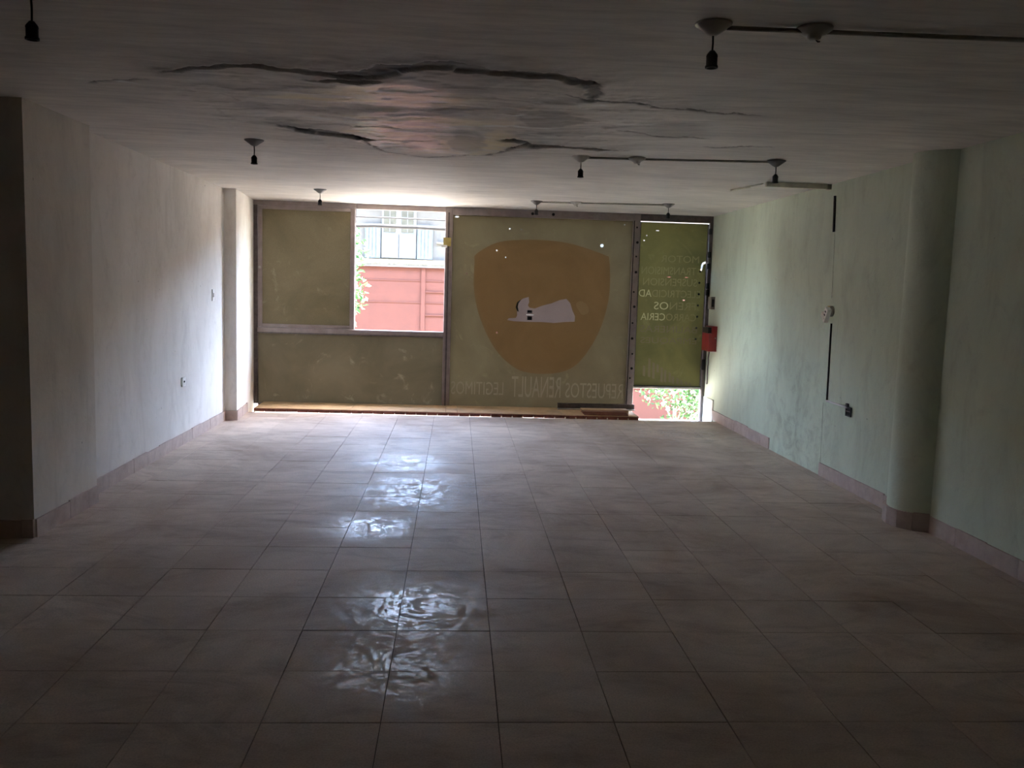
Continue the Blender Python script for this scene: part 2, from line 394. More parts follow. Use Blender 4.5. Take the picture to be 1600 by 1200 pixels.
gz = np.maximum.reduce([blob(.50, 5.02, .22, .20, .06), blob(-.28, 5.95, .14, .30, .1), blob(.05, 5.80, .12, .5, .15), blob(-.55, 4.95, .5, .10, .2), blob(1.25, 5.2, .2, .25, .6), blob(-1.0, 4.95, .25, .12, .3), blob(.2, 4.80, .5, .07, .2)])
col = lay(col, gz * 0.62, grey)
col = lay(col, np.clip(halo * 0.5 * (st2 + .2), 0, .6), grey * 0.8)
col = lay(col, pk * (0.62 + 0.38 * sstep(.42, .54, st2)), dark)
col = lay(col, cm * 0.85, dark * 0.8)
# loose plaster sags around the damage; the peeled pits go up into the slab
sag = zone * 0.03 * fbm(X * 2, Y * 2, 120) + 0.010 * (fbm(X * .8, Y * .8, 130) - .5)
flake = zone * 0.005 * sstep(0.50, 0.53, fbm(X * 4, Y * 9, 140, 4))
Z = HC + 0.004 - sag - flake + pk * 0.014 + cm * 0.008 - 0.010 * halo * (1 - pm)
edge = np.minimum.reduce([sstep(XL - 0.3, XL + .25, X), 1 - sstep(XR - .25, XR + 0.3, X)])
Z = np.where((X < XL + .1) | (X > XR - .1) | (Y > 10.6), HC, Z)
nx, ny = len(fx), len(fy)
idx = np.arange(nx * ny).reshape(nx, ny)
quads = np.stack([idx[:-1, :-1], idx[:-1, 1:], idx[1:, 1:], idx[1:, :-1]], -1).reshape(-1, 4)
me = bpy.data.meshes.new('ceiling')
me.vertices.add(nx * ny); me.vertices.foreach_set('co', np.stack([X, Y, Z], -1).astype('f4').ravel())
me.loops.add(quads.size); me.loops.foreach_set('vertex_index', quads.ravel().astype('i4'))
me.polygons.add(len(quads)); me.polygons.foreach_set('loop_start', np.arange(0, quads.size, 4, dtype='i4')); me.polygons.foreach_set('loop_total', np.full(len(quads), 4, 'i4'))
me.update(calc_edges=True)
ca = me.color_attributes.new('stain', 'FLOAT_COLOR', 'POINT')
ca.data.foreach_set('color', np.concatenate([np.clip(col, 0, 1), np.ones((len(X), 1))], 1).astype('f4').ravel())
gla = me.attributes.new('gloss', 'FLOAT', 'POINT'); gla.data.foreach_set('value', (np.clip(zone * (0.3 + 1.2 * np.maximum(cz, wz)) * (1 - pm) * (0.5 + st2), 0, 1)).astype('f4'))
me.materials.append(M['ceiling'])
ceiling = struct(link('ceiling', me))
b = MB(); b.box(-3.9, 3.5, YB - 0.3, 10.92, 2.48, 2.75)
struct(b.build('roof_slab', 'concrete_out'))

# ---- walls
b = MB(); b.prism([(XL, 5.6), (XL, 9.49), (-2.33, 9.49), (-2.425, 10.72), (-2.425, 10.92), (-2.75, 10.92), (-2.75, 5.6)], -0.3, 2.48)
wl = struct(b.build('wall_left', 'wall_left'))
b = MB(); b.prism([(-2.375, 5.04), (-2.36, 5.88), (-2.75, 5.88), (-2.75, 5.04)], -0.02, 2.48)
wp = struct(b.build('wall_left_pilaster', 'pilaster'))
b = MB(); b.box(-3.75, -2.75, 5.04, 5.24, -0.3, 2.48); b.box(-3.75, -3.55, 2.9, 5.04, -0.3, 2.48); b.box(-3.75, XL, 2.75, 2.95, -0.3, 2.48)
struct(b.build('wall_left_recess', 'wall_back'))
b = MB(); b.box(-2.75, XL, YB, 2.75, -0.3, 2.48); struct(b.build('wall_left_rear', 'wall_back'))
b = MB(); b.box(XR, 3.4, 2.2, 10.92, -0.34, 2.48); wr = struct(b.build('wall_right', 'wall_right'))
b = MB(); b.box(XR, 3.4, YB, 2.2, -0.34, 2.48); struct(b.build('wall_right_rear', 'wall_back'))  # unseen rear stretch, split off and darkened to cut bounce light
b = MB(); b.box(-2.75, 3.4, YB - 0.2, YB, -0.3, 2.48); struct(b.build('wall_back', 'wall_back'))
b = MB(); b.box(-2.75, 3.4, 10.66, 10.92, 2.447, 9.0); b.box(-2.75, 3.4, 10.80, 10.92, -3.4, -0.34)  # upper part is unseen, carried up to block sky light from the house opposite
struct(b.build('wall_front', 'concrete_out'))
# half-round column on the right wall
cxr, cyc, R_ = 3.160, 5.605, 0.215
arc = []
for k in range(33):
    a = math.radians(-76 + 152 * k / 32); arc.append((cxr - R_ * math.cos(a), cyc - R_ * math.sin(a)))
b = MB(); poly = arc + [(3.15, arc[-1][1]), (3.15, arc[0][1])]
n = len(poly)
b.add([(x, y, 0) for x, y in poly] + [(x, y, 2.47) for x, y in poly], [(i, (i + 1) % n, (i + 1) % n + n, i + n) for i in range(n)], True)
wc = struct(b.build('wall_right_column', 'wall_right'))
for k in range(6):       # skirting tiles bent round its foot
    a0, a1 = [math.radians(-75 + 150 * (k + d) / 6) for d in (0.015, 0.985)]
    q = []
    for r_ in (R_ + 0.022, R_ + 0.002):
        q.append([(cxr - r_ * math.cos(a), cyc - r_ * math.sin(a)) for a in (a0, a1)])
    m = MB(); m.prism([q[0][0], q[0][1], q[1][1], q[1][0]], 0.001, 0.118 + random.uniform(-.004, .004)); m.build('skirting_tile', 'skirting', wc)
# white tiled reveal by the door foot, bare groove in the plaster
b = MB(); b.box(3.098, 3.112, 10.27, 10.66, -0.10, 0.235); o = b.build('reveal_tile', 'white_plastic', wr)

for za, zb_ in ((0.11, 0.62), (1.5, 2.03)): MB().tube([(XR - 0.0005, 7.135, za), (XR - 0.0005, 7.16, zb_)], 0.0018, 6).build('plaster_seam', 'wall_seam', wr)
# ---- skirting
def skirt(name, p0, p1, side, ln=0.30, h=0.105, parent=None):
    root = parent
    p0, p1 = Vector(p0), Vector(p1); d = (p1 - p0); Ln = d.length; d.normalize(); nrm = Vector((-d.y, d.x)) * side
    if root is None: root = struct(link(name, None)); root.empty_display_size = 0.05
    s = 0.0
    while s < Ln - 0.02:
        e = min(s + ln, Ln); hh = h + random.uniform(-.006, .006); th = 0.013 + random.uniform(-.002, .002)
        a, c_ = p0 + d * (s + .0015), p0 + d * (e - .0015)
        poly = [a, c_, c_ + nrm * th, a + nrm * th]
        m = MB(); m.prism([(v.x, v.y) for v in poly], 0.001, hh); m.build('skirting_tile', 'skirting', root); s = e
    return root
bl = skirt('baseboard_left', (XL, 5.885), (XL, 9.475), -1)
skirt('', (-2.452, 9.488), (-2.318, 9.488), -1, parent=bl)
skirt('', (-2.329, 9.49), (-2.378, 10.14), -1, parent=bl)
skirt('', (-2.374, 5.045), (-2.360, 5.875), -1, 0.42, 0.112, parent=bl)
skirt('', (-2.74, 5.038), (-2.375, 5.038), -1, parent=bl)
br = skirt('baseboard_right', (XR, 10.26), (XR, 8.35), -1, 0.42, 0.115)
skirt('', (XR, 7.14), (XR, 5.83), -1, 0.38, 0.105, parent=br)
skirt('', (XR, 5.385), (XR, 2.3), -1, 0.305, 0.108, parent=br)

# ================================================================== WINDOW WALL (glazed shop front)
def loops_to_mesh(name, loops, mat, parent, y=YW, ext=0.0):
    """flat sheet in the window plane: inside the outline, outside its holes (even-odd)"""
    vs, fs = [], []
    for lp in loops:
        if sum(p[0] * q[1] - q[0] * p[1] for p, q in zip(lp, lp[1:] + lp[:1])) < 0: lp = lp[::-1]
        fs.append(list(range(len(vs), len(vs) + len(lp)))); vs += [Vector(p) for p in lp]
    ov, oe, of, _, _, orig = delaunay_2d_cdt(vs, [], fs, 0, 1e-6)
    keep = [f for f, q in zip(of, orig) if len(q) % 2 == 1]
    m = MB().add([(v.x, y, v.y) for v in ov], [tuple(f) for f in keep])
    if ext:
        n0 = len(m.v); m.add([(v.x, y + ext, v.y) for v in ov], [tuple(reversed(f)) for f in keep])
        rim = {}
        for f in keep:
            for i in range(len(f)):
                e = (f[i], f[(i + 1) % len(f)]); rim[frozenset(e)] = None if frozenset(e) in rim else e
        m.f += [(e[1], e[0], e[0] + n0, e[1] + n0) for e in rim.values() if e]; m.sm = [False] * len(m.f)
    return m.build(name, mat, parent)
def text_loops(txt, x0, x1, z0, z1, mirror=True, width=None):
    cu = bpy.data.curves.new('t', 'FONT'); cu.body = txt; cu.resolution_u = 3
    ob = bpy.data.objects.new('t', cu); C.objects.link(ob); dg = bpy.context.evaluated_depsgraph_get(); dg.update()
    c2 = ob.to_curve(dg); out = []
    for sp in c2.splines:
        pts = sp.bezier_points; lp = []
        for i in range(len(pts)):
            a, b_ = pts[i], pts[(i + 1) % len(pts)]
            q = interpolate_bezier(a.co, a.handle_right, b_.handle_left, b_.co, 4); lp += [(v.x, v.y) for v in q[:-1]]
        cl = [lp[0]]
        for p in lp[1:]:
            if math.hypot(p[0] - cl[-1][0], p[1] - cl[-1][1]) > 1e-4: cl.append(p)
        if math.hypot(cl[0][0] - cl[-1][0], cl[0][1] - cl[-1][1]) < 1e-4: cl.pop()
        out.append(cl)
    ob.to_curve_clear(); C.objects.unlink(ob); bpy.data.objects.remove(ob)
    ax = [p[0] for l in out for p in l]; az = [p[1] for l in out for p in l]; mx, Mx, mz, Mz = min(ax), max(ax), min(az), max(az)
    f = lambda p: ((x1 - (p[0] - mx) / (Mx - mx) * (x1 - x0)) if mirror else (x0 + (p[0] - mx) / (Mx - mx) * (x1 - x0)), z0 + (p[1] - mz) / (Mz - mz) * (z1 - z0))
    return [[f(p) for p in l] for l in out]
def rect(x0, x1, z0, z1): return [(x0, z0), (x1, z0), (x1, z1), (x0, z1)]
def disc(x, z, r, n=8, sx_=1.0): return [(x + r * sx_ * math.cos(2 * PI * k / n), z + r * math.sin(2 * PI * k / n)) for k in range(n)]
def smooth(pts, n=6):
    out = []; N = len(pts)
    for i in range(N):
        p0, p1, p2, p3 = [Vector(pts[(i + d) % N]) for d in (-1, 0, 1, 2)]
        for k in range(n):
            t_ = k / n; out.append(tuple(0.5 * ((2 * p1) + (p2 - p0) * t_ + (2 * p0 - 5 * p1 + 4 * p2 - p3) * t_ ** 2 + (3 * p1 - p0 - 3 * p2 + p3) * t_ ** 3)))
    return out

win = struct(link('window_1', None)); win.empty_display_size = 0.1
def member(name, x0, x1, z0, z1, mat='frame', y0=YW - 0.035, y1=YW + 0.03, parent=win):
    m = MB(); m.box(x0, x1, y0, y1, z0, z1); o = m.build(name, mat, parent)
    bv = o.modifiers.new('bevel', 'BEVEL'); bv.width = 0.004; bv.segments = 1; return o
member('top_rail', -2.425, -1.22, 2.392, 2.446, 'frame')
member('top_rail', -1.22, -0.155, 2.384, 2.446, 'frame_light' if False else 'frame', YW - 0.02)
member('top_rail', -0.065, 2.125, 2.356, 2.446, 'frame')
member('top_rail', 2.205, 3.11, 2.362, 2.446, 'frame_dark')
member('stile', -2.425, -2.375, 0.02, 2.392, 'frame_dark')
member('post', -0.155, -0.065, 0.012, 2.446, 'frame')
m = MB(); m.box(-0.125, -0.105, YW - 0.047, YW - 0.035, 0.02, 2.38); m.build('post_rib', 'frame_dark', win)
member('transom', -2.375, -0.155, 0.884, 0.946, 'frame', YW - 0.045)
m = MB(); m.box(-2.375, -0.155, YW - 0.052, YW - 0.045, 0.876, 0.890); m.build('transom_lip', 'frame_dark', win)
member('bottom_rail', -2.375, -0.155, -0.01, 0.03, 'frame_dark', YW - 0.03)
member('bottom_rail', -0.065, 2.125, -0.005, 0.035, 'frame_dark', YW - 0.03)
# sliding sash pushed to the left, with its glass; the second leaf stands behind it
sash = link('sliding_sash', None, win)
for (a, b_, c_, d) in ((-2.372, -2.322, 0.948, 2.390), (-1.285, -1.228, 0.948, 2.390)): member('sash_stile', a, b_, c_, d, 'frame', YW - 0.028, YW - 0.006, sash)
for (a, b_, c_, d) in ((-2.322, -1.285, 0.948, 0.990), (-2.322, -1.285, 2.345, 2.390)): member('sash_rail', a, b_, c_, d, 'frame', YW - 0.028, YW - 0.006, sash)
loops_to_mesh('pane', [rect(-2.325, -1.282, 0.985, 2.35)], 'pane_left', sash, YW - 0.017)
m = MB(); m.lathe([(0.0, -0.012), (0.012, -0.012), (0.016, 0), (0.016, 0.004)], 12, (-2.35, YW - 0.032, 1.66), 'Y'); m.build('finger_pull', 'frame_light', sash)
sash2 = link('sliding_sash', None, win)
for (a, b_, c_, d) in ((-2.36, -2.315, 0.948, 2.388), (-1.262, -1.222, 0.948, 2.388)): member('sash_stile', a, b_, c_, d, 'frame_dark', YW + 0.004, YW + 0.026, sash2)
for (a, b_, c_, d) in ((-2.315, -1.262, 0.948, 0.985), (-2.315, -1.262, 2.35, 2.388)): member('sash_rail', a, b_, c_, d, 'frame_dark', YW + 0.004, YW + 0.026, sash2)
# window catch on the post
m = MB(); m.box(-0.175, -0.085, YW - 0.060, YW - 0.036, 1.98, 2.08); o = m.build('window_catch', 'brass', win)
m = MB(); m.box(-0.195, -0.13, YW - 0.075, YW - 0.058, 1.965, 1.99); m.build('catch_lever', 'white_plastic', o)
# fixed lower pane
loops_to_mesh('pane', [rect(-2.38, -0.15, 0.025, 0.886)], 'pane_low', win)
# big shop pane with ghost shield and lettering
sh = smooth([(.205, 1.80), (.225, 1.90), (.46, 2.04), (.74, 2.085), (1.0, 2.092), (1.26, 2.078), (1.50, 2.03), (1.80, 1.935), (1.85, 1.88), (1.872, 1.54), (1.83, 1.225), (1.72, .91), (1.53, .62), (1.33, .495), (1.055, .462), (.79, .50), (.57, .655), (.41, .87), (.27, 1.18), (.205, 1.49)], 5)
pt1 = [(.62, 1.112), (.64, 1.135), (.727, 1.142), (.742, 1.17), (.735, 1.28), (.765, 1.35), (.81, 1.38), (.876, 1.401), (.885, 1.34), (.87, 1.30), (.89, 1.27), (.955, 1.262), (1.05, 1.30), (1.16, 1.331), (1.26, 1.375), (1.34, 1.391), (1.39, 1.34), (1.42, 1.25), (1.455, 1.18), (1.452, 1.115), (1.33, 1.108), (1.2, 1.092), (1.05, 1.100), (.90, 1.098), (.70, 1.10)]
ghost = [(1.46, 1.33), (1.52, 1.37), (1.60, 1.32), (1.62, 1.24), (1.55, 1.20), (1.50, 1.25)]
tl = text_loops('LEGITIMOS', -0.045, 0.60, 0.185, 0.345) + text_loops('RENAULT', 0.70, 1.31, 0.165, 0.425) + text_loops('REPUESTOS', 1.37, 2.09, 0.172, 0.36)
# left in the paint: chips where daylight shows
chips = [disc(1.752, 2.05, .020, 10), disc(.62, 2.215, .010), disc(.76, 2.21, .006), disc(.115, 1.66, .008), disc(-.02, 2.335, .012, 6, 2.2), disc(2.02, 2.31, .006)]
big = [rect(-0.07, 2.13, 0.03, 2.36)]
loops_to_mesh('pane', big + [sh] + tl + chips, 'pane_big', win)
sc_ = [disc(.47, 1.95, .009), disc(.50, 0.955, .010, 8, .6), disc(.58, 1.87, .008), disc(.48, 1.945, .001)]
shield = loops_to_mesh('painted_shield', [sh, pt1, smooth(ghost, 3)] + sc_[:3], 'shield', win); shield['label'] = 'ochre shield emblem with scraped-off patch'
loops_to_mesh('scraped_patch', [pt1], 'patch', shield)
loops_to_mesh('worn_spot', [smooth(ghost, 3)], 'worn', shield)
for (z0, z1) in ((1.205, 1.24), (1.12, 1.165)): loops_to_mesh('black_remnant', [rect(.865, .925, z0, z1)], 'dark_slot', shield, YW - 0.006, 0.002)
loops_to_mesh('black_remnant', [[(.79, 1.375), (.735, 1.33), (.72, 1.27), (.745, 1.22), (.76, 1.22), (.745, 1.28), (.755, 1.32)]], 'dark_slot', shield, YW - 0.006, 0.002)
loops_to_mesh('white_remnant', [rect(.855, .945, 1.178, 1.19)], 'white_plastic', shield, YW - 0.006, 0.002)
for txt, a in (('LEGITIMOS', (-0.045, 0.60, 0.185, 0.345)), ('RENAULT', (0.70, 1.31, 0.165, 0.425)), ('REPUESTOS', (1.37, 2.09, 0.172, 0.36))):
    o = loops_to_mesh('lettering', text_loops(txt, *a), 'letter_ghost', win); o['label'] = 'mirrored word %s in faded paint' % txt
# bits of old tape on the top rail
m = MB(); m.box(1.56, 1.68, YW - 0.040, YW - 0.035, 2.385, 2.425); m.build('tape_patch', 'grey_box', win)
for x in (0.89, 1.14): 
    m = MB(); m.lathe([(0, 0), (0.018, 0), (0.018, 0.004)], 10, (x, YW - 0.040, 2.40), 'Y'); m.build('bolt_head', 'dark_slot', win)

# ---- street door
door = struct(link('door_1', None)); door.empty_display_size = 0.1
member('door_post', 2.122, 2.208, -0.06, 2.446, 'frame', YW - 0.05, YW + 0.03, door)
m = MB(); m.box(2.127, 2.136, YW - 0.056, YW - 0.05, 0.05, 2.36); m.build('post_gasket', 'dark_slot', door)
for i, z in enumerate((2.28, 2.10, 1.93, 1.74, 1.50, 1.32, 1.12, 0.93, 0.74, 0.56, 0.44)):
    m = MB(); m.lathe([(0, 0), (0.016 if i % 2 else .011, 0), (0.016 if i % 2 else .011, 0.004)], 10, (2.168 + random.uniform(-.012, .012), YW - 0.054, z), 'Y'); m.build('screw_head', 'dark_slot', door)
member('jamb', 3.07, 3.112, -0.10, 2.37, 'frame_dark', YW - 0.04, YW + 0.03, door)
hook = [(2.985, 1.775), (3.005, 1.785), (3.022, 1.862), (3.05, 1.875), (3.045, 1.90), (3.01, 1.885), (2.995, 1.86)]
DX0, DX1, DZ0, DZ1 = 2.222, 3.060, 0.340, 2.351
lines = [('MOTOR', 2.49, 2.965, 1.875, 1.960, 0), ('TRANSMISION', 2.255, 2.935, 1.725, 1.818, 0), ('SUSPENSION', 2.28, 2.955, 1.588, 1.678, 0), ('ELECTRICIDAD', 2.235, 3.0, 1.447, 1.535, 0), ('FRENOS', 2.43, 2.955, 1.295, 1.388, 0),
         ('CARROCERIA', 2.27, 2.965, 1.16, 1.248, 0), ('BALINERAS', 2.27, 2.985, 1.012, 1.095, 1), ('EMPAQUES', 2.28, 2.985, 0.862, 0.950, 1)]
tls = []
for txt, a, b_, c_, d, k in lines: tls.append((txt, text_loops(txt, a, b_, c_, d), k))
dchips = [disc(2.30, 2.19, .008), disc(2.27, 2.13, .007, 6, 1.5), disc(2.43, 2.255, .006, 6, 4.0), disc(2.80, 1.417, .006, 6, 3), disc(2.60, 1.697, .007, 6, 4.5), disc(2.82, 1.697, .006, 6, 4)]
strokes = []
for k, (x, z0, z1) in enumerate(((2.33, .47, .60), (2.395, .46, .69), (2.45, .44, .64), (2.50, .52, .62), (2.555, .40, .58), (2.60, .40, .55), (2.66, .40, .52), (2.70, .38, .475), (2.76, .38, .455), (2.81, .37, .43), (2.87, .375, .41), (2.92, .365, .395))):
    strokes.append([(x, z0), (x + .030, z0 - .01), (x + .026, z1 - .012), (x - .003, z1)])
leaf = link('door_leaf', None, door)
loops_to_mesh('pane', [rect(DX0, DX1, DZ0, DZ1)] + [l for q in tls for l in q[1]] + dchips + [hook] + strokes, 'pane_door', leaf)
for txt, lp, k in tls:
    if txt in ('FRENOS', 'CARROCERIA', 'ELECTRICIDAD'):    # half of the letters are still bright, the rest faded
        cut = {'FRENOS': 2.62, 'CARROCERIA': 2.62, 'ELECTRICIDAD': 2.40}[txt]
        br_ = [l for l in lp if sum(p[0] for p in l) / len(l) < cut]; fd = [l for l in lp if l not in br_]
        o = loops_to_mesh('lettering', br_, 'letter_light', leaf); o['label'] = 'last mirrored letters of %s, pale' % txt
        o = loops_to_mesh('lettering', fd, 'letter_dark', leaf); o['label'] = 'first mirrored letters of %s, faded' % txt
    else:
        o = loops_to_mesh('lettering', lp, 'letter_dark' if k == 0 else 'smear', leaf)
        o['label'] = 'mirrored word %s, faded' % txt if k == 0 else 'mirrored word, almost worn away'
for s_ in strokes: loops_to_mesh('worn_stroke', [s_], 'smear', leaf)
member('leaf_stile', 2.210, 2.224, 0.315, 2.351, 'frame_dark', YW - 0.012, YW + 0.012, leaf)
member('leaf_stile', 3.052, 3.066, 0.315, 2.351, 'frame_dark', YW - 0.012, YW + 0.012, leaf)
member('leaf_rail', 2.210, 3.066, 0.312, 0.342, 'frame_light', YW - 0.016, YW + 0.016, leaf)
m = MB(); m.box(2.210, 3.066, YW - 0.020, YW - 0.010, 0.340, 0.350); m.build('rail_gasket', 'dark_slot', leaf)
for i in range(7):
    z = 1.775 - i * 0.139; m = MB(); m.lathe([(0, 0), (0.013, 0), (0.013, 0.004)], 10, (2.985 - i * .002, YW - 0.008, z), 'Y'); m.build('rivet', 'dark_slot', leaf)
for z in (2.26, 1.98, 1.84, 1.60, 1.52, 0.66, 0.60):
    m = MB(); m.lathe([(0.0, -.035), (.017, -.035), (.020, -.028), (.020, .028), (.017, .035), (0, .035)], 12, (3.074, YW - 0.052, z)); m.build('hinge', 'dark_slot', door)

# ---- objects on the wall beside the door
o = thing('red_box', 'red painted metal box fixed on the wall beside the street door', 'box', (XR, 10.42, 0.82))
m = MB(); m.box(-0.10, -0.001, -0.14, 0.14, 0, 0.215); m.box(-0.10, -0.03, -0.14, 0.14, 0.215, 0.216); m.build('body', 'red', o)
m = MB(); m.box(-0.062, -0.001, -0.14, 0.14, 0.215, 0.30); m.build('upper_body', 'red', o)
m = MB(); m.box(-0.10, -0.063, -0.10, 0.13, 0.217, 0.285); m.build('latch_block', 'rubber', o)
m = MB(); m.lathe([(0, -.004), (.008, -.004), (.008, 0)], 10, (-0.02, -0.140, 0.16), 'Y'); m.build('screw', 'frame_light', o)
o = thing('lock_keeper', 'grey metal lock keeper on the right wall above the red box', 'lock', (XR, 10.50, 1.32))
m = MB(); m.box(-0.05, -0.001, -0.06, 0.06, 0, 0.15); m.build('case', 'grey_box', o)
m = MB(); m.box(-0.042, -0.010, -0.063, -0.0601, 0.03, 0.12); m.build('bolt_slot', 'rubber', o)
o = MB().tube([(3.095, 10.52, 0.80), (3.09, 10.53, 0.72), (3.085, 10.50, 0.66), (3.096, 10.55, 0.62), (3.088, 10.52, 0.56), (3.098, 10.56, 0.4)], 0.009).build('door_chain', 'frame_dark'); tag(o, 'dark chain hanging below the red box by the door', 'chain')

# ---- low sill along the glass: brick nosing + screed slabs
sill = thing('window_sill', 'low brick sill with pale screed top along the shop window', 'sill', (0, 0, 0))
yf = lambda x: 10.155 - 0.017 * (x + 2.3)
nb = 36; x0 = -2.305; pit = (2.17 - x0) / nb
bm_ = MB(); bm_.bbox(0.003, pit - 0.004, 0, 0.11, 0, 0.036, 0.004); bme = bm_.mesh('brick', 'brick')
mo = MB(); mo.lathe([(0.0, -0.006), (0.006, -0.004), (0.009, 0.0), (0.009, 0.006)], 8, (0, 0, 0), 'Y'); mom = mo.mesh('mortar_dab', 'mortar')
for k in range(nb):
    o = link('brick', bme, sill, (x0 + pit * k, yf(x0 + pit * k) + random.uniform(-.004, .004), 0.001 + random.uniform(0, .002)))
    if k > 12 and k < nb - 1 and k % 1 == 0: link('mortar_dab', mom, sill, (x0 + pit * (k + 1), yf(x0 + pit * (k + 1)) + 0.002, 0.012))
sx0 = [-2.305, -1.2, -0.10, 0.035, 1.27, 2.17]
for i in range(5):
    a, b_ = sx0[i] + 0.002, sx0[i + 1] - 0.002; f0, f1 = yf(a) + 0.012, yf(b_) + 0.012
    zb = lambda x: 0.040 - 0.004 * (x < -1)
    v = [(a, f0, 0.0375), (b_, f1, 0.0375), (b_, 10.70, 0.0), (a, 10.70, 0.0), (a, f0, 0.043), (b_, f1, 0.043), (b_, 10.70, 0.046), (a, 10.70, 0.046)]
    MB().add(v, [(3, 2, 1, 0), (4, 5, 6, 7), (0, 1, 5, 4), (1, 2, 6, 5), (2, 3, 7, 6), (3, 0, 4, 7)]).build('slab', 'slab', sill)
# small white thing at the left end
m = MB(); m.lathe([(0, 0), (.010, 0), (.012, .006), (.008, .016), (0, .018)], 10, (-2.285, 10.125, 0.001)); tag(m.build('plaster_lump', 'mortar'), 'small pale plaster lump on the floor at the sill end', 'debris')

# ---- offcuts lying on the sill
def plank(label, x0_, x1_, y0_, y1_, z0_, z1_, mat, rz=0.0, cat='plank'):
    m = MB(); hx, hy = (x1_ - x0_) / 2, (y1_ - y0_) / 2
    m.bbox(-hx, hx, -hy, hy, 0, z1_ - z0_, 0.002); o = m.build('plank', mat, None, ((x0_ + x1_) / 2, (y0_ + y1_) / 2, z0_)); o.rotation_euler.z = rz
    return tag(o, label, cat, 'offcuts on the sill')
plank('reddish wooden offcut, lowest of the stack on the sill', 1.53, 2.05, 10.12, 10.24, 0.044, 0.064, 'wood_red', 0.015)
plank('reddish wooden offcut in the middle of the stack on the sill', 1.51, 2.03, 10.125, 10.245, 0.0645, 0.086, 'wood_red', -0.01)
plank('pale wooden offcut lying behind the stack on the sill', 1.52, 2.08, 10.27, 10.42, 0.0465, 0.090, 'wood_pale', 0.02)
m = MB(); m.box(-0.475, 0.475, -0.004, 0.004, 0, 0.075); o = m.build('upright_flange', 'frame_dark')
ang = thing('metal_angle', 'dark metal angle bar lying along the foot of the large pane', 'metal bar', (1.74, 10.60, 0.046)); o.parent = ang
m = MB(); m.box(-0.475, 0.475, -0.045, -0.0041, 0, 0.012); m.build('flat_flange', 'frame_light', ang)

# ================================================================== CEILING FITTINGS
def lamp(loc, label, rose='rose_dark', cord=0.060, tilt=0.0):
    o = thing('lamp_holder', label, 'lamp holder', loc, 'bare lamp holders on the ceiling')
    m = MB(); m.lathe([(0.066, 0), (0.064, -0.006), (0.040, -0.022), (0.022, -0.036), (0.010, -0.042), (0, -0.042)], 28); m.build('rosette', rose, o)
    zc = -0.042 - cord
    m = MB(); m.tube([(0, 0, -0.040), (0.001 + tilt * .3, 0, -0.042 - cord * .5), (tilt, 0, zc - 0.004)], 0.0035, 8); m.build('cord', 'cord', o)
    m = MB(); m.lathe([(0, 0.0), (0.008, 0.0), (0.013, -0.006), (0.019, -0.014), (0.0205, -0.020), (0.0195, -0.024), (0.0195, -0.050), (0.0225, -0.053), (0.0225, -0.060), (0.016, -0.060), (0.015, -0.040), (0, -0.040)], 24, (tilt, 0, zc)); m.build('socket', 'rubber', o)
    return o
HZ = HC + 0.002
lamp((-1.435, 3.13, HZ), 'black lamp holder hanging in the top left corner nearest the camera', cord=0.07)
lamp((-1.397, 6.19, HZ), 'black lamp holder with dark rosette between the ceiling damage and left wall')
lamp((-1.422, 9.24, HZ), 'small far lamp holder hanging in front of the painted sliding sash')
lamp((0.881, 3.158, HZ), 'black lamp holder under a white rosette, nearest on the right', 'rose_white', 0.05)
lamp((0.857, 6.311, HZ - .004), 'lamp holder at the left end of the middle conduit', 'rose_white', 0.045)
lamp((2.215, 6.154, HZ - .004), 'lamp holder at the right end of the middle conduit', 'rose_dark', 0.05)
lamp((0.840, 9.62, HZ), 'lamp holder at the left end of the far conduit by the window', 'rose_dark', 0.045)
lamp((2.242, 9.42, HZ), 'lamp holder at the right end of the far conduit by the door', 'rose_dark', 0.05)
def rose(loc, label):
    o = thing('ceiling_rose', label, 'ceiling rose', loc, 'blank ceiling roses on the conduits')
    m = MB(); m.lathe([(0.064, 0), (0.062, -0.008), (0.045, -0.020), (0.026, -0.026), (0.024, -0.036), (0.012, -0.042), (0, -0.042)], 28); m.build('cover', 'rose_white', o)
    m = MB(); m.tube([(0.006, -0.002, -0.040), (0.012, -0.006, -0.048), (0.020, -0.004, -0.046)], 0.0025, 6); m.build('wire_stub', 'cord', o)
rose((1.243, 3.151, HZ), 'white blank ceiling rose on the nearest conduit')
rose((1.253, 6.285, HZ - .004), 'white blank ceiling rose on the middle conduit')
rose((1.263, 9.57, HZ), 'white blank ceiling rose on the far conduit by the window')
def conduit(pts, label):
    tag(MB().tube(pts, 0.0085, 10).build('ceiling_conduit', 'conduit'), label, 'conduit', 'conduits along the ceiling')
zc = HC - 0.010
conduit([(0.93, 3.157, zc), (1.243, 3.151, zc), (2.0, 3.124, zc), (3.108, 3.09, zc)], 'thin conduit on the ceiling running to the right wall, nearest')
conduit([(0.90, 6.306, zc), (1.253, 6.285, zc), (2.17, 6.16, zc)], 'thin conduit across the ceiling in the middle of the room')
conduit([(0.88, 9.615, zc), (1.263, 9.57, zc), (2.20, 9.425, zc)], 'thin conduit across the ceiling close to the window')
o = thing('cable_trunking', 'dusty rectangular trunking on the ceiling running into the right wall', 'trunking', (2.83, 7.31, HC))
m = MB(); m.box(-0.275, 0.278, -0.02, 0.02, -0.040, 0.0); m.build('channel', 'trunking', o)
m = MB(); m.box(0.245, 0.279, -0.022, 0.022, -0.044, 0.0); m.build('end_piece', 'conduit', o)
m = MB(); m.tube([(2.45, 7.92, HC - .008), (2.49, 7.66, HC - .012), (2.51, 7.56, HC - .012)], 0.010, 6); m.tube([(2.51, 7.56, HC - .012), (2.545, 7.36, HC - .010)], 0.006, 6)
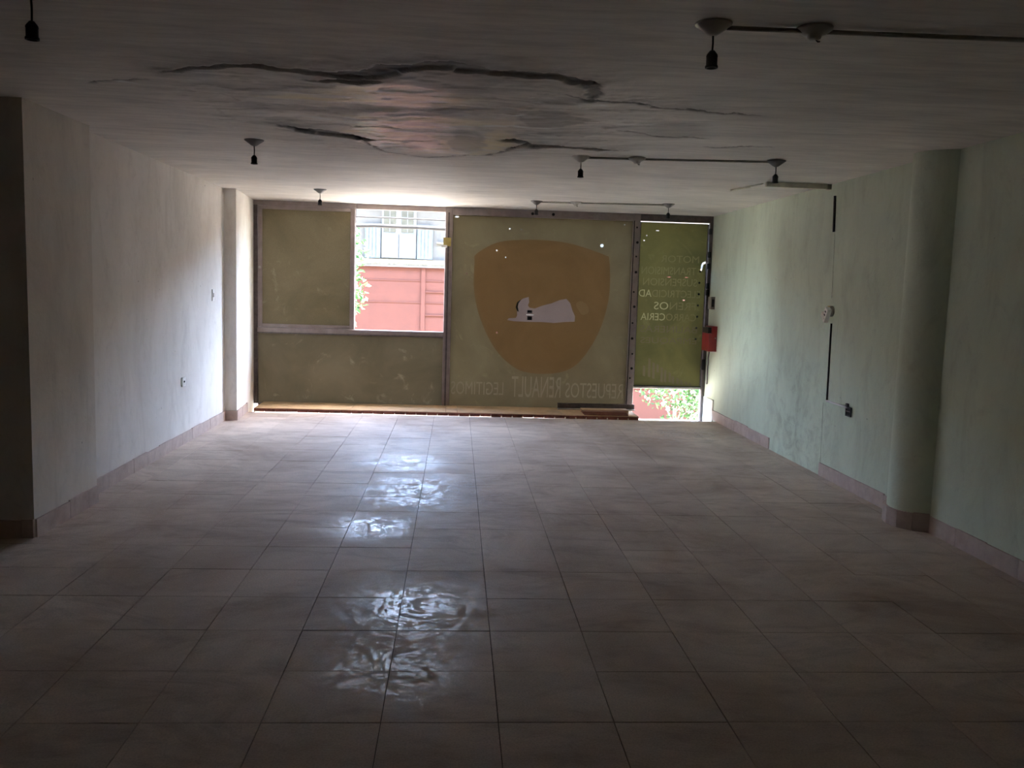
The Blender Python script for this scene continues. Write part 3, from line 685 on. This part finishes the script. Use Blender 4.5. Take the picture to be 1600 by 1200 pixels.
tag(m.build('trunking_strip', 'trunking'), 'loose pale trunking strip stuck to the ceiling beside the trunking', 'trunking')

# ================================================================== ELECTRICS ON THE WALLS
m = MB(); m.tube([(XR - .006, 7.195, 2.34), (XR - .006, 7.184, 2.2), (XR - .006, 7.172, 2.045)], 0.012, 8); tag(m.build('groove_strip', 'cord'), 'chased groove in the right wall below the trunking, laid on as a black strip', 'cable')  # raised black strip stands for a dark groove chased into the plaster
m = MB(); m.tube([(XR - .005, 7.098, 1.29), (XR - .005, 7.09, 1.0), (XR - .005, 7.079, 0.645)], 0.0085, 8); tag(m.build('wall_cable', 'cord'), 'black cable running down the right wall from the outlet', 'cable')
m = MB(); m.tube([(XR - .007, 7.085, 0.645), (XR - .007, 6.88, 0.645), (XR - .007, 6.70, 0.643)], 0.009, 8); tag(m.build('wall_conduit', 'white_plastic'), 'short white conduit low on the right wall', 'conduit')
o = thing('junction_box', 'open black junction box low on the right wall', 'junction box', (XR, 6.665, 0.575))
m = MB(); m.box(-0.012, -0.001, -0.045, -0.037, 0, 0.075); m.box(-0.012, -0.001, 0.037, 0.045, 0, 0.075); m.box(-0.012, -0.001, -0.037, 0.037, 0, 0.008); m.box(-0.012, -0.001, -0.037, 0.037, 0.067, 0.075); m.build('rim', 'rubber', o)
m = MB(); m.box(-0.004, -0.001, -0.037, 0.037, 0.008, 0.067); m.build('back', 'dark_slot', o)
m = MB(); m.box(-0.014, -0.001, 0.010, 0.045, 0.0755, 0.10); m.build('conduit_entry', 'rubber', o)
m = MB(); m.box(-0.011, -0.005, -0.034, 0.034, 0.036, 0.042); m.build('terminal_bar', 'frame', o)
o = thing('wall_outlet', 'broken white outlet hanging askew from the right wall', 'outlet', (XR, 7.11, 1.36)); 
m = MB(); m.lathe([(0.045, -0.001), (0.045, -0.012), (0.036, -0.022), (0, -0.022)], 20, (0, 0, 0.03), 'X'); m.build('back_plate', 'rose_white', o)
Rm = Matrix.Translation((-0.045, 0.0, 0.0)) @ Matrix.Rotation(0.5, 4, 'X')
m = MB(); m.box(-0.018, 0.018, -0.028, 0.028, -0.06, 0.06, Rm); o2 = m.build('socket_body', 'white_plastic', o)
for z in (-0.03, 0.0, 0.03):
    m = MB(); m.box(-0.0195, -0.0181, -0.012, 0.012, z - .006, z + .006, Rm); m.build('socket_slot', 'dark_slot', o2)
Rm2 = Matrix.Translation((-0.055, 0.035, -0.012)) @ Matrix.Rotation(-0.9, 4, 'X')
m = MB(); m.box(-0.012, 0.012, -0.020, 0.020, -0.035, 0.035, Rm2); m.build('plug', 'white_plastic', o)
m = MB(); m.box(-0.020, -0.003, 0.01, 0.05, 0.035, 0.075); m.build('clip', 'brass', o)
o = thing('light_switch', 'white light switch high on the left wall near the niche', 'switch', (XL, 9.04, 1.283))
m = MB(); m.box(0.001, 0.010, -0.035, 0.035, 0, 0.116); bv = m.build('plate', 'white_plastic', o)
m = MB(); m.box(0.010, 0.015, -0.013, 0.013, 0.038, 0.078); m.build('rocker', 'rose_white', o)
o = thing('wall_socket', 'white socket outlet low on the left wall', 'outlet', (XL, 8.04, 0.530))
m = MB(); m.box(0.001, 0.016, -0.042, 0.042, 0, 0.082); m.build('plate', 'white_plastic', o)
m = MB(); m.box(0.016, 0.0175, -0.018, 0.018, 0.034, 0.050); m.build('socket_slot', 'dark_slot', o)

# ================================================================== OUTSIDE: street, house across, trees, cables
ZG, YF = -3.4, 26.0
M['asphalt'] = plain('street_paving', L(164, 158, 148), 0.9, 0, 0.1, 2)
M['coral'] = plain('coral_paint', L(72, 36, 25), 0.85, 0, 0.06, 3)
M['white_wash'] = plain('whitewash', L(82, 82, 78), 0.9, 0, 0.05, 3)
M['stone'] = plain('cream_stone', L(96, 90, 74), 0.9, 0, 0.25, 9, bump=0.5)
M['shutter_blue'] = plain('pale_blue_paint', L(78, 88, 94), 0.7, 0, 0.15, 9)
M['shutter_white'] = plain('white_shutter_paint', L(92, 96, 95), 0.7, 0, 0.08, 9)
M['glass_dark'] = plain('old_window_glass', L(62, 62, 50), 0.3, 0, 0.2, 5)
M['roof_tile'] = plain('roof_tile', L(170, 110, 86), 0.9, 0, 0.2, 5)
b = MB(); b.box(-45, 45, 10.92, 45, ZG - 0.3, ZG); struct(b.build('ground_street', 'asphalt'))
b = MB(); b.box(-45, 45, YF - 2.2, YF - 0.02, ZG, ZG + 0.16); struct(b.build('ground_pavement', 'stone'))

hs = thing('house', 'coral and white house across the street with shuttered windows', 'house', (0, YF, ZG))
def hp(name, x0_, x1_, z0_, z1_, mat, y0_=0.0, y1_=0.2, parent=None):
    m = MB(); m.box(x0_, x1_, y0_, y1_, z0_ - ZG, z1_ - ZG); return m.build(name, mat, parent or hs)
hp('lower_wall', -28, 28, ZG, 2.02, 'coral', 0, 6)
hp('upper_wall', -28, 28, 2.02, 5.7, 'white_wash', 0.04, 6)
hp('stone_band', -28, 28, 2.06, 2.24, 'stone', -0.10, 0.04)
hp('ledge', -28, 28, 2.02, 2.06, 'shutter_white', -0.16, 0.04)
m = MB(); m.add([(-28.5, -3.0, 5.5 - ZG), (28.5, -3.0, 5.5 - ZG), (28.5, 6, 6.3 - ZG), (-28.5, 6, 6.3 - ZG), (-28.5, -3.0, 5.62 - ZG), (28.5, -3.0, 5.62 - ZG), (28.5, 6, 6.42 - ZG), (-28.5, 6, 6.42 - ZG)],
      [(3, 2, 1, 0), (4, 5, 6, 7), (0, 1, 5, 4), (1, 2, 6, 5), (2, 3, 7, 6), (3, 0, 4, 7)]).build('roof', 'roof_tile', hs)  # deep eave above the view, extended to keep sky light off the front
# rendered panel joints in the coral wall
for z in (0.98, 1.62, -0.2, -1.4): hp('wall_joint', -28, 28, z, z + 0.025, 'coral', -0.03, 0.0)
for z in (0.10, 0.62, 1.30): hp('wall_moulding', -0.95, 1.2, z, z + 0.03, 'coral', -0.06, 0.0)
hp('wall_pier', -1.05, -0.93, ZG, 2.02, 'coral', -0.05, 0.0)
for cx_ in (-1.72 - 9, -1.72, -1.72 + 5.2, -1.72 + 10.4):
    wd = hp('window', cx_ - 0.50, cx_ + 0.50, 2.26, 4.2, 'shutter_white', -0.03, 0.04)
    for sx_ in (-1, 1):
        xa, xb = (cx_ - 0.49, cx_ - 0.02) if sx_ < 0 else (cx_ + 0.02, cx_ + 0.49)
        hp('shutter_door', xa, xb, 2.28, 2.97, 'shutter_white', -0.07, -0.031, wd)
        hp('door_panel', xa + .07, xb - .07, 2.36, 2.90, 'shutter_white', -0.085, -0.071, wd)
        hp('pane', xa + .05, xb - .07, 3.02, 4.1, 'glass_dark', -0.055, -0.031, wd)
        for zz in (3.14, 3.42, 3.70): hp('glazing_bar', xa + .05, xb - .07, zz, zz + .03, 'shutter_white', -0.07, -0.056, wd)
        hp('glazing_bar', (xa + xb) / 2 - .022, (xa + xb) / 2 + .002, 3.02, 4.1, 'shutter_white', -0.071, -0.0561, wd)
    for (xa, xb) in ((cx_ - 0.98, cx_ - 0.53), (cx_ + 0.53, cx_ + 0.98)):
        sh_ = hp('shutter', xa, xb, 2.26, 3.25, 'shutter_blue', -0.06, 0.03)
        for k in range(4): hp('slat', xa + .03 + k * .10, xa + .11 + k * .10, 2.30, 3.21, 'shutter_blue', -0.075, -0.061, sh_)
hp('wall_ledge', -0.62, 1.6, 2.72, 2.77, 'stone', -0.08, 0.04)
# unseen neighbours on our side, raised to cut sky light on the house opposite
for xa, xb, lab in ((-30, -2.78, 'long plain unseen building beside the shop, raised against sky light, left side'), (3.42, 30, 'long plain unseen building beside the shop, raised against sky light, right side')):
    nbh = thing('neighbour_building', lab, 'building', ((xa + xb) / 2, 5, ZG)); hw = (xb - xa) / 2
    m = MB(); m.box(-hw, hw, -8, 5.9, 0, 12.4); m.build('wall', 'concrete_out', nbh)
    m = MB(); m.box(-hw, hw, -8.0, 6.1, 12.4, 12.55); m.build('roof', 'roof_tile', nbh)

t = NT('leaf')
oi = t.n('ShaderNodeNewGeometry').outputs['Random Per Island']
c = t.ramp(oi, [(0.0, L(30, 66, 30)), (0.45, L(50, 88, 44)), (0.75, L(84, 116, 66)), (0.86, L(150, 156, 140)), (1.0, L(170, 172, 160))])
tr = t.n('ShaderNodeBsdfTranslucent'); df = t.n('ShaderNodeBsdfPrincipled'); df.inputs['Roughness'].default_value = 0.5
t.l(c, tr.inputs[0]); t.l(c, df.inputs['Base Color']); mx = t.n('ShaderNodeMixShader'); mx.inputs[0].default_value = 0.35
t.l(df.outputs[0], mx.inputs[1]); t.l(tr.outputs[0], mx.inputs[2]); t.l(mx.outputs[0], t.out.inputs[0]); M['leaf'] = t.m
M['bark'] = plain('pale_bark', L(176, 166, 150), 0.9, 0, 0.2, 9)
def tree(label, loc, h, crown, n, size, trunk_r=0.08, lean=0.0, branches=6):
    """crown: list of (x, y, z, rx, ry, rz) clumps relative to loc"""
    o = thing('tree', label, 'tree', loc, 'trees along the street')
    m = MB(); m.tube([(0, 0, 0), (lean * .5, 0, h * .5), (lean, 0.05, h)], [trunk_r, trunk_r * .8, trunk_r * .6], 8); m.build('trunk', 'bark', o)
    for k in range(branches):
        cx_, cy_, cz_, rx, ry, rz = crown[k % len(crown)]
        e = (cx_ + random.uniform(-.5, .5) * rx, cy_ + random.uniform(-.5, .5) * ry, cz_ + random.uniform(-.4, .6) * rz); s_ = h * random.uniform(.6, .98)
        m = MB(); m.tube([(lean * s_ / h, 0, s_), ((e[0] + lean) / 2, e[1] / 2, (s_ + e[2]) / 2 + .05), e], [trunk_r * .45, trunk_r * .3, trunk_r * .15], 6); m.build('branch', 'bark', o)
    V = []; F = []
    for k in range(n):
        cx_, cy_, cz_, rx, ry, rz = crown[k % len(crown)]
        d = Vector((random.gauss(0, 1), random.gauss(0, 1), random.gauss(0, 1))).normalized() * random.random() ** 0.45
        p = Vector((cx_ + d.x * rx, cy_ + d.y * ry, cz_ + d.z * rz))
        a = Vector((random.gauss(0, 1), random.gauss(0, 1), random.gauss(0, .6) - .3)).normalized(); s_ = size * random.uniform(.6, 1.3)
        b2 = a.cross(Vector((random.gauss(0, 1), random.gauss(0, 1), random.gauss(0, 1)))).normalized(); c3 = a.cross(b2) * 0.15
        i = len(V); V += [p, p + a * s_ * .5 + b2 * s_ * .28 + c3 * s_, p + a * s_, p + a * s_ * .5 - b2 * s_ * .28 + c3 * s_]; F += [(i, i + 1, i + 2), (i, i + 2, i + 3)]
    f = MB().add(V, F).build('foliage', 'leaf', o); f['kind'] = 'stuff'
    return o
tree('slim leafy street tree seen at the left of the open sash', (-2.45, 18.5, ZG), 4.6, [(-.15, 0, 5.6, .75, .6, .75), (0.05, 0, 4.75, .55, .6, .6), (-.1, .1, 3.9, .45, .6, .5), (-.4, 0, 4.6, .7, 1.0, 1.4)], 3000, 0.13, 0.07)
tree('bushy green tree seen through the gap under the street door', (5.15, 20.5, ZG), 2.2, [(.1, 0, 2.6, .9, .8, .55), (.6, .1, 2.0, .7, .7, .6), (-.2, -.1, 2.85, .5, .6, .35), (.9, 0, 2.7, .7, .7, .5)], 2200, 0.12, 0.06, 0.15)
# overhead cables
def cable(label, pts, r):
    tag(MB().tube(pts, r, 8).build('street_cable', 'cord'), label, 'cable', 'overhead street cables')
def sagline(z0_, z1_, y_, sag_, n=24, xa=-14, xb=14, wob=0.0): return [(xa + (xb - xa) * k / n, y_, z0_ + (z1_ - z0_) * k / n - sag_ * (1 - (2 * k / n - 1) ** 2) + random.uniform(-wob, wob)) for k in range(n + 1)]
cable('thick bundled cable crossing the view through the open sash', sagline(2.62, 2.62, 15.0, 0.16, 80, wob=.016), 0.032)
cable('thin cable just above the thick bundled street cable', sagline(2.72, 2.46, 14.6, 0.02), 0.012)
